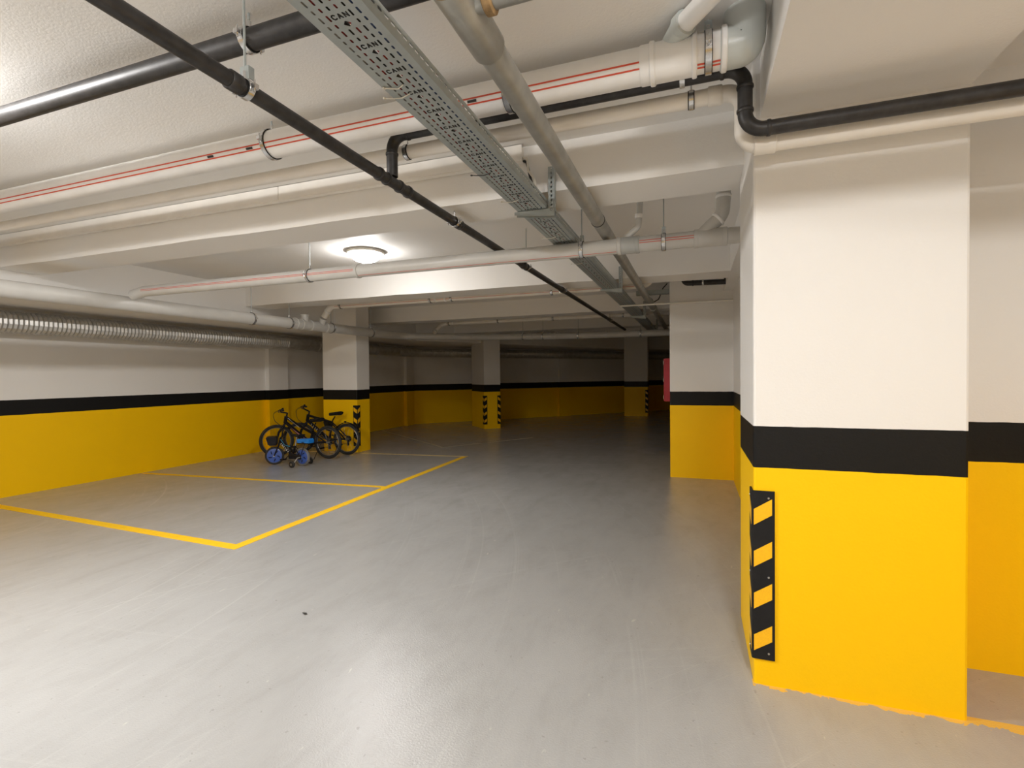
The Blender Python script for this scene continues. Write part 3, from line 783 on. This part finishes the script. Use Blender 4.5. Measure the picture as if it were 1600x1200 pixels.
# ------------------------------------------------------------------ bicycles
def wheel(name, parent, c, r, steer=0., pivot=None, tyre_w=.026, spokes=24, disc=None, tyre_mat='tyre'):
    """tyre with rim, spokes and hub as its own pieces, turned about the steering pivot"""
    Mx = Matrix.Identity(4)
    if steer: Mx = Matrix.Translation(pivot) @ Matrix.Rotation(steer, 4, 'Z') @ Matrix.Translation(-Vector(pivot))
    def ring(bm, R_, r_, ns=40, nt=8, sy=1.):
        rows = []
        for i in range(ns):
            a = 2*PI*i/ns
            rows.append([bm.verts.new((c[0]+(R_+r_*math.cos(2*PI*j/nt))*math.cos(a), c[1]+r_*sy*math.sin(2*PI*j/nt), c[2]+(R_+r_*math.cos(2*PI*j/nt))*math.sin(a))) for j in range(nt)])
        for i in range(ns):
            for j in range(nt): bm.faces.new((rows[i][j], rows[(i+1) % ns][j], rows[(i+1) % ns][(j+1) % nt], rows[i][(j+1) % nt]))
    def done(nm, b_, m, par, sm=True):
        bmesh.ops.transform(b_, matrix=Mx, verts=b_.verts); return link(nm, b_, M[m], par, sm)
    b_ = bm_new(); ring(b_, r-tyre_w, tyre_w); w = done(name, b_, tyre_mat, parent)
    b_ = bm_new(); ring(b_, r-2*tyre_w-.004, .008, sy=1.4); done('rim', b_, 'rim', w)
    b_ = bm_new(); sweep(b_, [(c[0], c[1]-.05, c[2]), (c[0], c[1]+.05, c[2])], .018 if not disc else .014, 10); done('hub', b_, 'alloy', w)
    if disc:
        b_ = bm_new(); Rd = r-2*tyre_w-.002
        for s in (-1, 1):
            n = 40
            ctr = b_.verts.new((c[0], c[1]+s*.028, c[2])); rg = [b_.verts.new((c[0]+Rd*math.cos(2*PI*i/n), c[1]+s*.012, c[2]+Rd*math.sin(2*PI*i/n))) for i in range(n)]
            for i in range(n): b_.faces.new((ctr, rg[i], rg[(i+1) % n]))
        done('disc_cover', b_, disc, w)
        b_ = bm_new()
        for s in (-1, 1):
            for k in range(5):
                a = 2*PI*k/5+.3
                pts = [(c[0]+Rd*q*math.cos(a+q*.9), c[1]+s*(.0305-.016*q), c[2]+Rd*q*math.sin(a+q*.9)) for q in (.35, .5, .65, .8)]
                sweep(b_, pts, [.003, .008, .008, .003], 6)
        done('disc_slots', b_, 'bike_black', w)
    else:
        b_ = bm_new()
        for k in range(spokes):
            a = 2*PI*k/spokes; s = 1 if k % 2 else -1
            a2 = a+.35*(1 if (k//2) % 2 else -1)
            sweep(b_, [(c[0]+.018*math.cos(a2), c[1]+s*.03, c[2]+.018*math.sin(a2)), (c[0]+(r-2*tyre_w-.004)*math.cos(a), c[1], c[2]+(r-2*tyre_w-.004)*math.sin(a))], .0012, 4, False)
        done('spokes', b_, 'rim', w, False)
    return w, Mx

def letter_bits(bm, a, b, nrm, h, n, seed):
    """row of short blurred strokes along a-b, as on a worn decal"""
    rnd = random.Random(seed)
    a, b, nrm = Vector(a), Vector(b), Vector(nrm).normalized()
    d = (b-a).normalized(); u = nrm.cross(d)
    for k in range(n):
        q = a.lerp(b, (k+.5)/n)
        for t in range(2):
            p = q + d*rnd.uniform(-.006, .006); sl = rnd.uniform(-.008, .008)
            sweep(bm, [p-u*h/2-d*sl, p+u*h/2+d*sl], .0042, 5)

def bicycle(loc, rz, label, L=1.10, r=.295, steer=.6, seat_z=.74, bar_z=.90, colour='bike_black', decal='pink', seat_dx=.33, bag=False, mud=False, word=False, low=False):
    root = empty('bicycle', label, 'bicycle', loc, None, rz)
    P = Vector
    bb = P((.40, 0, .27)); ra = P((0, 0, r)); fa = P((L, 0, r))
    ht0 = P((L-.145, 0, .615)); ht1 = P((L-.175, 0, .74))
    st_ = P((seat_dx-.005, 0, .62 if not low else .50))
    # frame
    b_ = bm_new()
    sweep(b_, [ht0, ht1], .030, 12)
    tube(b_, [ht1+P((0, 0, -.02)), st_+P((0, 0, -.02))] if not low else [ht1+P((0, 0, -.02)), P((L-.42, 0, .60)), st_+P((0, 0, -.06))], .024, .2, 10)
    tube(b_, [ht0+P((0, 0, .02)), bb], .030, None, 10)
    sweep(b_, [bb, st_], .021, 10)
    for s in (-1, 1):
        sweep(b_, [P((bb.x, s*.025, bb.z)), P((.2, s*.05, .285)), P((0, s*.055, r))], .013, 8)
        sweep(b_, [P((st_.x, s*.018, st_.z-.03)), P((0, s*.055, r))], .011, 8)
    sweep(b_, [P((bb.x, -.04, bb.z)), P((bb.x, .04, bb.z))], .030, 12)
    fr = link('frame', b_, M[colour], root, True)
    dt0, dt1 = ht0+P((0, 0, .02)), bb
    for s in (-1, 1):
        b_ = bm_new()
        if word: letter_bits(b_, dt0.lerp(dt1, .2)+P((0, s*.030, 0)), dt0.lerp(dt1, .62)+P((0, s*.030, 0)), (0, s, 0), .034, 5, 4)
        else: sweep(b_, [dt0.lerp(dt1, .28)+P((0, s*.021, .003)), dt0.lerp(dt1, .85)+P((0, s*.021, .003))], [.008, .016], 8)
        link('decal', b_, M['white_decal' if word else decal], fr, True)
        if not word:
            b_ = bm_new(); tp0, tp1 = ht1+P((-.06, s*.019, -.035)), st_+P((.30, s*.019, .045)); sweep(b_, [tp0, tp1], .0045, 6); link('decal', b_, M['white_decal'], fr, True)
    if bag:
        b_ = bm_new(); pts = [st_+P((.03, 0, -.045)), st_+P((.20, 0, .0)), st_+P((.14, 0, -.17)), st_+P((.045, 0, -.19))]
        lay = [[b_.verts.new(p+P((0, y, 0))) for p in pts] for y in (-.028, .028)]
        b_.faces.new(lay[0]); b_.faces.new(lay[1])
        for i in range(4): b_.faces.new((lay[0][i], lay[0][(i+1) % 4], lay[1][(i+1) % 4], lay[1][i]))
        bmesh.ops.bevel(b_, geom=b_.edges[:], offset=.010, segments=2, affect='EDGES')
        link('frame_bag', b_, M['rubber'], root)
    # wheels
    wheel('rear_wheel', root, tuple(ra), r)
    piv = tuple(ht0)
    fw, Mx = wheel('front_wheel', root, tuple(fa), r, steer, piv)
    def steered(nm, b_, m, par, sm=True):
        bmesh.ops.transform(b_, matrix=Mx, verts=b_.verts); return link(nm, b_, M[m], par, sm)
    b_ = bm_new()
    sweep(b_, [P((ht0.x+.012, -.05, ht0.z-.035)), P((ht0.x+.012, .05, ht0.z-.035))], .018, 10)
    sweep(b_, [ht0+P((.012, 0, -.035)), ht0], .019, 10)
    for s in (-1, 1): sweep(b_, [P((ht0.x+.012, s*.05, ht0.z-.035)), P((L-.035, s*.052, .44)), P((L, s*.052, r-.01))], [.022, .020, .013], 10)
    steered('fork', b_, colour, root)
    # stem and bar
    b_ = bm_new()
    bc = P((L-.075, 0, bar_z-.045)); 
    sweep(b_, [ht1, ht1+P((-.012, 0, .065))], .016, 10)
    sweep(b_, [ht1+P((-.010, 0, .055)), bc], .014, 10)
    tube(b_, [P((L-.115, -.27, bar_z)), P((L-.085, -.14, bar_z-.01)), P((L-.075, -.06, bar_z-.045)), P((L-.075, .06, bar_z-.045)), P((L-.085, .14, bar_z-.01)), P((L-.115, .27, bar_z))], .011, .06, 10)
    hb = steered('handlebar', b_, colour, root)
    for s in (-1, 1):
        b_ = bm_new(); sweep(b_, [P((L-.101, s*.185, bar_z-.003)), P((L-.116, s*.285, bar_z))], [.016, .018], 12); steered('grip', b_, 'rubber', hb)
        b_ = bm_new(); sweep(b_, [P((L-.085, s*.165, bar_z-.01)), P((L-.045, s*.175, bar_z-.022)), P((L-.035, s*.215, bar_z-.034)), P((L-.055, s*.262, bar_z-.040))], [.010, .007, .006, .005], 8); steered('brake_lever', b_, 'bike_black', hb)
        b_ = bm_new(); tube(b_, fillet([P((L-.06, s*.16, bar_z-.015)), P((L+.06, s*.10, bar_z-.06)), P((L+.03, s*.05, .66)), P((L-.09, s*.03, .55))], .12), .003, None, 6); steered('brake_cable', b_, 'cable_black', hb)
    # saddle and post
    b_ = bm_new(); sweep(b_, [st_, P((seat_dx-.07, 0, seat_z-.05))], .0125, 10); link('seat_post', b_, M['bike_black'], root, True)
    b_ = bm_new(); sx = seat_dx-.07
    rows = []
    for t in range(9):
        q = t/8; x = sx-.12+q*.245; w = .075*(1-q)**1.4+.020; z = seat_z + .030*(.55-q)
        rows.append([b_.verts.new((x, w*math.cos(a), z+(.030 if math.sin(a) > 0 else .045*(1-q*.35))*math.sin(a))) for a in [2*PI*k/14 for k in range(14)]])
    for a, b in zip(rows, rows[1:]):
        for k in range(14): b_.faces.new((a[k], a[(k+1) % 14], b[(k+1) % 14], b[k]))
    b_.faces.new(rows[0]); b_.faces.new(rows[-1]); link('saddle', b_, M['rubber'], root, True)
    # drive train on the side seen when the front points left
    ys = -.062
    b_ = bm_new()
    for yy in (ys,):
        band(b_, (bb.x, yy, bb.z), (0, 1, 0), .070, .088, .004, 28)
        for k in range(5): a = 2*PI*k/5; sweep(b_, [P((bb.x, yy, bb.z)), P((bb.x+.075*math.cos(a), yy, bb.z+.075*math.sin(a)))], .006, 6)
    sweep(b_, [P((bb.x, ys-.006, bb.z)), P((bb.x-.12, ys-.012, bb.z-.11))], .009, 8)
    sweep(b_, [P((bb.x, -ys+.004, bb.z)), P((bb.x+.12, -ys+.012, bb.z+.11))], .009, 8)
    ck = link('crankset', b_, M['bike_black'], root, True)
    for s, px_, pz_ in ((-1, -.12, -.11), (1, .12, .11)):
        b_ = bm_new(); y0 = s*.084; box(b_, bb.x+px_-.045, bb.x+px_+.045, min(y0, y0+s*.09), max(y0, y0+s*.09), bb.z+pz_-.011, bb.z+pz_+.011); link('pedal', b_, M['bike_black'], ck)
    b_ = bm_new(); band(b_, (0, -.045, r), (0, 1, 0), .012, .055, .020, 24); link('sprockets', b_, M['bike_black'], root, True)
    b_ = bm_new(); sweep(b_, [P((.0, -.055, r+.05)), P((bb.x, ys, bb.z+.086))], .004, 5); sweep(b_, [P((.03, -.055, r-.10)), P((bb.x, ys, bb.z-.086))], .004, 5); link('chain', b_, M['tyre'], root)
    b_ = bm_new(); box(b_, .005, .045, -.072, -.050, r-.13, r-.04); box(b_, .0, .05, -.085, -.055, r-.06, r-.0); link('derailleur', b_, M['bike_black'], root)
    b_ = bm_new(); sweep(b_, [P((.10, .06, .285)), P((.17, .17, .004))], .006, 8); link('kickstand', b_, M['bike_black'], root, True)
    if mud:
        b_ = bm_new(); rows = []
        for t in range(11):
            a = math.radians(40+t*11); R_ = r+.022
            rows.append([b_.verts.new((R_*math.cos(a)-.0, y, r+R_*math.sin(a)+(0 if abs(y) < .02 else -.008))) for y in (-.032, 0, .032)])
        for a, b in zip(rows, rows[1:]):
            for k in range(2): b_.faces.new((a[k], a[k+1], b[k+1], b[k]))
        o = link('mudguard', b_, M['bike_black'], root, True); md = o.modifiers.new('thick', 'SOLIDIFY'); md.thickness = .004
        b_ = bm_new(); box(b_, .02, .05, -.015, .015, r*2+.02, r*2+.04); link('rear_reflector', b_, M['bike_black'], root)
    return root

bicycle((-6.144, 7.327, 0), PI-.02, 'black bicycle with dusky pink frame decal standing behind the small blue wheeled bike', L=1.13, steer=.80, seat_z=.685, bar_z=.865, decal='pink', seat_dx=.34, low=True)
bicycle((-6.106, 7.80, 0), PI+.005, 'black bicycle with raised saddle and frame bag, closest to the pillar', L=1.06, steer=.78, seat_z=.765, bar_z=.905, seat_dx=.335, bag=True, mud=True, word=True)

def child_bike(loc, rz, label):
    root = empty('child_bicycle', label, 'bicycle', loc, None, rz)
    P = Vector; r = .150; L = .57
    bb = P((.22, 0, .165)); ht0 = P((L-.085, 0, .375)); ht1 = P((L-.115, 0, .455)); st_ = P((.15, 0, .33))
    b_ = bm_new()
    sweep(b_, [ht0, ht1], .019, 10)
    tube(b_, [ht0+P((0, 0, .06)), P((.34, 0, .31)), st_+P((0, 0, -.03))], .014, .15, 10)
    tube(b_, [ht0+P((0, 0, .01)), bb], .017, None, 10)
    sweep(b_, [bb, st_], .016, 10)
    for s in (-1, 1):
        sweep(b_, [P((bb.x, s*.02, bb.z)), P((0, s*.052, r))], .009, 8); sweep(b_, [P((st_.x, s*.015, st_.z-.03)), P((0, s*.052, r))], .007, 8)
    sweep(b_, [P((bb.x, -.04, bb.z)), P((bb.x, .04, bb.z))], .022, 10)
    fr = link('frame', b_, M['bike_black'], root, True)
    for s in (-1, 1):
        b_ = bm_new(); a0, a1 = ht0+P((0, s*.0155, .01)), bb+P((0, s*.0155, 0)); letter_bits(b_, a0.lerp(a1, .12), a0.lerp(a1, .78), (0, s, 0), .028, 6, 9); link('decal_lettering', b_, M['white_decal'], fr, True)
        b_ = bm_new(); sweep(b_, [ht0+P((-.02, s*.011, .052)), P((.36, s*.011, .322)), P((.25, s*.011, .308))], .005, 6); link('blue_decal', b_, M['cyan'], fr, True)
    wheel('rear_wheel', root, (0, 0, r), r, tyre_w=.017, disc='wheel_blue', tyre_mat='grey_tyre')
    fw, Mx = wheel('front_wheel', root, (L, 0, r), r, .66, tuple(ht0), tyre_w=.016, disc='wheel_blue')
    def steered(nm, b_, m, par, sm=True):
        bmesh.ops.transform(b_, matrix=Mx, verts=b_.verts); return link(nm, b_, M[m], par, sm)
    b_ = bm_new()
    sweep(b_, [P((ht0.x+.01, -.045, ht0.z-.03)), P((ht0.x+.01, .045, ht0.z-.03))], .013, 10); sweep(b_, [ht0+P((.01, 0, -.03)), ht0], .015, 10)
    for s in (-1, 1): sweep(b_, [P((ht0.x+.01, s*.045, ht0.z-.03)), P((L, s*.045, r))], .010, 8)
    steered('fork', b_, 'bike_black', root)
    b_ = bm_new(); sweep(b_, [ht1, ht1+P((-.015, 0, .08))], .013, 8)
    c0 = ht1+P((-.015, 0, .08))
    tube(b_, [c0+P((-.04, -.22, .05)), c0+P((0, -.08, .04)), c0, c0+P((0, .08, .04)), c0+P((-.04, .22, .05))], .010, .05, 8)
    hb = steered('handlebar', b_, 'bike_black', root)
    for s in (-1, 1):
        b_ = bm_new(); sweep(b_, [c0+P((-.022, s*.15, .045)), c0+P((-.042, s*.23, .05))], .015, 10); steered('grip', b_, 'rubber', hb)
    # front basket
    b_ = bm_new()
    x0 = L-.055
    lay = [[b_.verts.new((x, y, z)) for x, y in ((x0+.01, -.08), (x0+.14, -.08), (x0+.14, .08), (x0+.01, .08))] for z in (.325,)]
    top = [b_.verts.new((x, y, .475)) for x, y in ((x0, -.105), (x0+.175, -.105), (x0+.175, .105), (x0, .105))]
    b_.faces.new(lay[0])
    for i in range(4): b_.faces.new((lay[0][i], lay[0][(i+1) % 4], top[(i+1) % 4], top[i]))
    b_.faces.new(top)
    bmesh.ops.bevel(b_, geom=b_.edges[:], offset=.015, segments=2, affect='EDGES')
    bk = steered('front_basket', b_, 'bike_black', root)
    b_ = bm_new(); box(b_, x0+.15, x0+.172, -.02, .02, .39, .415); steered('reflector', b_, 'white_decal', bk)
    # seat, post, carrier
    b_ = bm_new(); sweep(b_, [st_, st_+P((-.035, 0, .15))], .012, 10); link('seat_post', b_, M['alloy'], root, True)
    b_ = bm_new(); rows = []
    for t in range(8):
        q = t/7; x = st_.x-.035-.10+q*.21; w = .065*(1-q)**1.3+.020; z = .495+.012*abs(q-.4)
        rows.append([b_.verts.new((x, w*math.cos(a), z+.022*math.sin(a))) for a in [2*PI*k/12 for k in range(12)]])
    for a, b in zip(rows, rows[1:]):
        for k in range(12): b_.faces.new((a[k], a[(k+1) % 12], b[(k+1) % 12], b[k]))
    b_.faces.new(rows[0]); b_.faces.new(rows[-1]); link('saddle', b_, M['rubber'], root, True)
    b_ = bm_new()
    pr = [(.06, .385), (.06, .445), (-.17, .455), (-.19, .435), (-.19, .385), (-.09, .385), (-.075, .405), (-.045, .405), (-.03, .385)]
    a = [b_.verts.new((x, -.055, z)) for x, z in pr]; c_ = [b_.verts.new((x, .055, z)) for x, z in pr]
    b_.faces.new(a); b_.faces.new(c_)
    for i in range(len(pr)): b_.faces.new((a[i], a[(i+1) % 9], c_[(i+1) % 9], c_[i]))
    cr = link('carrier_seat', b_, M['blue'], root)
    b_ = bm_new()
    for s in (-1, 1): sweep(b_, [P((-.10, s*.045, .384)), P((0, s*.058, r))], .006, 6); sweep(b_, [P((.06, s*.04, .375)), P((-.19, s*.04, .375))], .006, 6)
    link('carrier_stay', b_, M['bike_black'], cr, True)
    # chain case, crank, stabilisers
    b_ = bm_new(); sweep(b_, [P((-.01, .052, r)), P((bb.x+.01, .052, bb.z))], [.035, .055], 14); bmesh.ops.scale(b_, vec=(1, .35, 1), verts=b_.verts, space=Matrix.Translation((0, -.052, 0))); link('chain_case', b_, M['bike_black'], root, True)
    b_ = bm_new(); sweep(b_, [P((bb.x, .085, bb.z)), P((bb.x+.06, .09, bb.z-.05))], .008, 8); sweep(b_, [P((bb.x, -.06, bb.z)), P((bb.x-.06, -.065, bb.z+.05))], .008, 8); sweep(b_, [P((bb.x, -.065, bb.z)), P((bb.x, .088, bb.z))], .008, 8)
    ck = link('crankset', b_, M['bike_black'], root, True)
    for s, dx, dz in ((1, .06, -.05), (-1, -.06, .05)):
        b_ = bm_new(); y0 = s*(.098 if s > 0 else .073); box(b_, bb.x+dx-.035, bb.x+dx+.035, min(y0, y0+s*.07), max(y0, y0+s*.07), bb.z+dz-.010, bb.z+dz+.010); link('pedal', b_, M['bike_black'], ck)
    for s in (-1, 1):
        b_ = bm_new(); lathe(b_, [(0, -.016), (.048, -.016), (.055, -.008), (.055, .008), (.048, .016), (0, .016)], (.03, s*.20, .055), 20, 'Y'); sw = link('training_wheel', b_, M['tyre'], root, True)
        b_ = bm_new(); tube(b_, [P((0, s*.062, r)), P((.012, s*.10, r-.005)), P((.03, s*.17, .06)), P((.03, s*.182, .055))], .009, .02, 8); link('bracket', b_, M['alloy'], sw, True)
        b_ = bm_new(); lathe(b_, [(0, -.018), (.02, -.018), (.02, .018), (0, .018)], (.03, s*.20, .055), 12, 'Y'); link('wheel_cap', b_, M['rim'], sw, True)
    return root
child_bike((-6.06, 6.61, 0), PI-.03, 'small child bike with blue disc wheels, training wheels and bright blue carrier')

# ------------------------------------------------------------------ scraps on the floor
def scrap(x, y, s, label):
    b_ = bm_new(); v = [b_.verts.new((x+s*math.cos(a)*q, y+s*.5*math.sin(a)*q, .003+.006*q*math.sin(a*2)**2)) for a, q in ((0, 1), (.9, .8), (1.8, .6), (2.8, 1.1), (3.9, .7), (5.1, .9))]
    b_.faces.new(v); r_ = bmesh.ops.extrude_face_region(b_, geom=b_.faces[:]); bmesh.ops.translate(b_, vec=(0, 0, .003), verts=[e for e in r_['geom'] if isinstance(e, bmesh.types.BMVert)])
    tag(link('scrap', b_, M['leaf']), label, 'scrap')
scrap(-2.252, 2.451, .020, 'small dark scrap lying alone on the open grey floor')

# ------------------------------------------------------------------ world, camera
w = bpy.data.worlds.new('dark_world'); S.world = w; w.use_nodes = True
w.node_tree.nodes['Background'].inputs[0].default_value = (0, 0, 0, 1)
w.node_tree.nodes['Background'].inputs[1].default_value = 0

f, yaw, pitch, roll = 789.720390, .347154925, .0167235469, .00975708870
cy, sy = math.cos(yaw), math.sin(yaw)
fw = Vector((-sy*math.cos(pitch), cy*math.cos(pitch), -math.sin(pitch)))
r0 = Vector((cy, sy, 0)); d0 = fw.cross(r0)
c_, s_ = math.cos(roll), math.sin(roll)
rt = r0*c_ + d0*s_; dn = d0*c_ - r0*s_
cam = bpy.data.cameras.new('camera'); co = bpy.data.objects.new('camera', cam); C.objects.link(co)
cam.sensor_fit = 'HORIZONTAL'; cam.sensor_width = 36; cam.lens = f/1600*36; cam.clip_start = .02; cam.clip_end = 100
m4 = Matrix((( rt.x, -dn.x, -fw.x, 0), (rt.y, -dn.y, -fw.y, 0), (rt.z, -dn.z, -fw.z, 1.45), (0, 0, 0, 1)))
co.matrix_world = m4
S.camera = co
S.view_settings.view_transform = 'Standard'; S.view_settings.look = 'None'
S.view_settings.gamma = 1; S.view_settings.use_curve_mapping = False
S.view_settings.exposure = 0.1
S.cycles.max_bounces = 10; S.cycles.diffuse_bounces = 6; S.cycles.glossy_bounces = 4
S.cycles.use_denoising = True
S.cycles.sample_clamp_indirect = 6
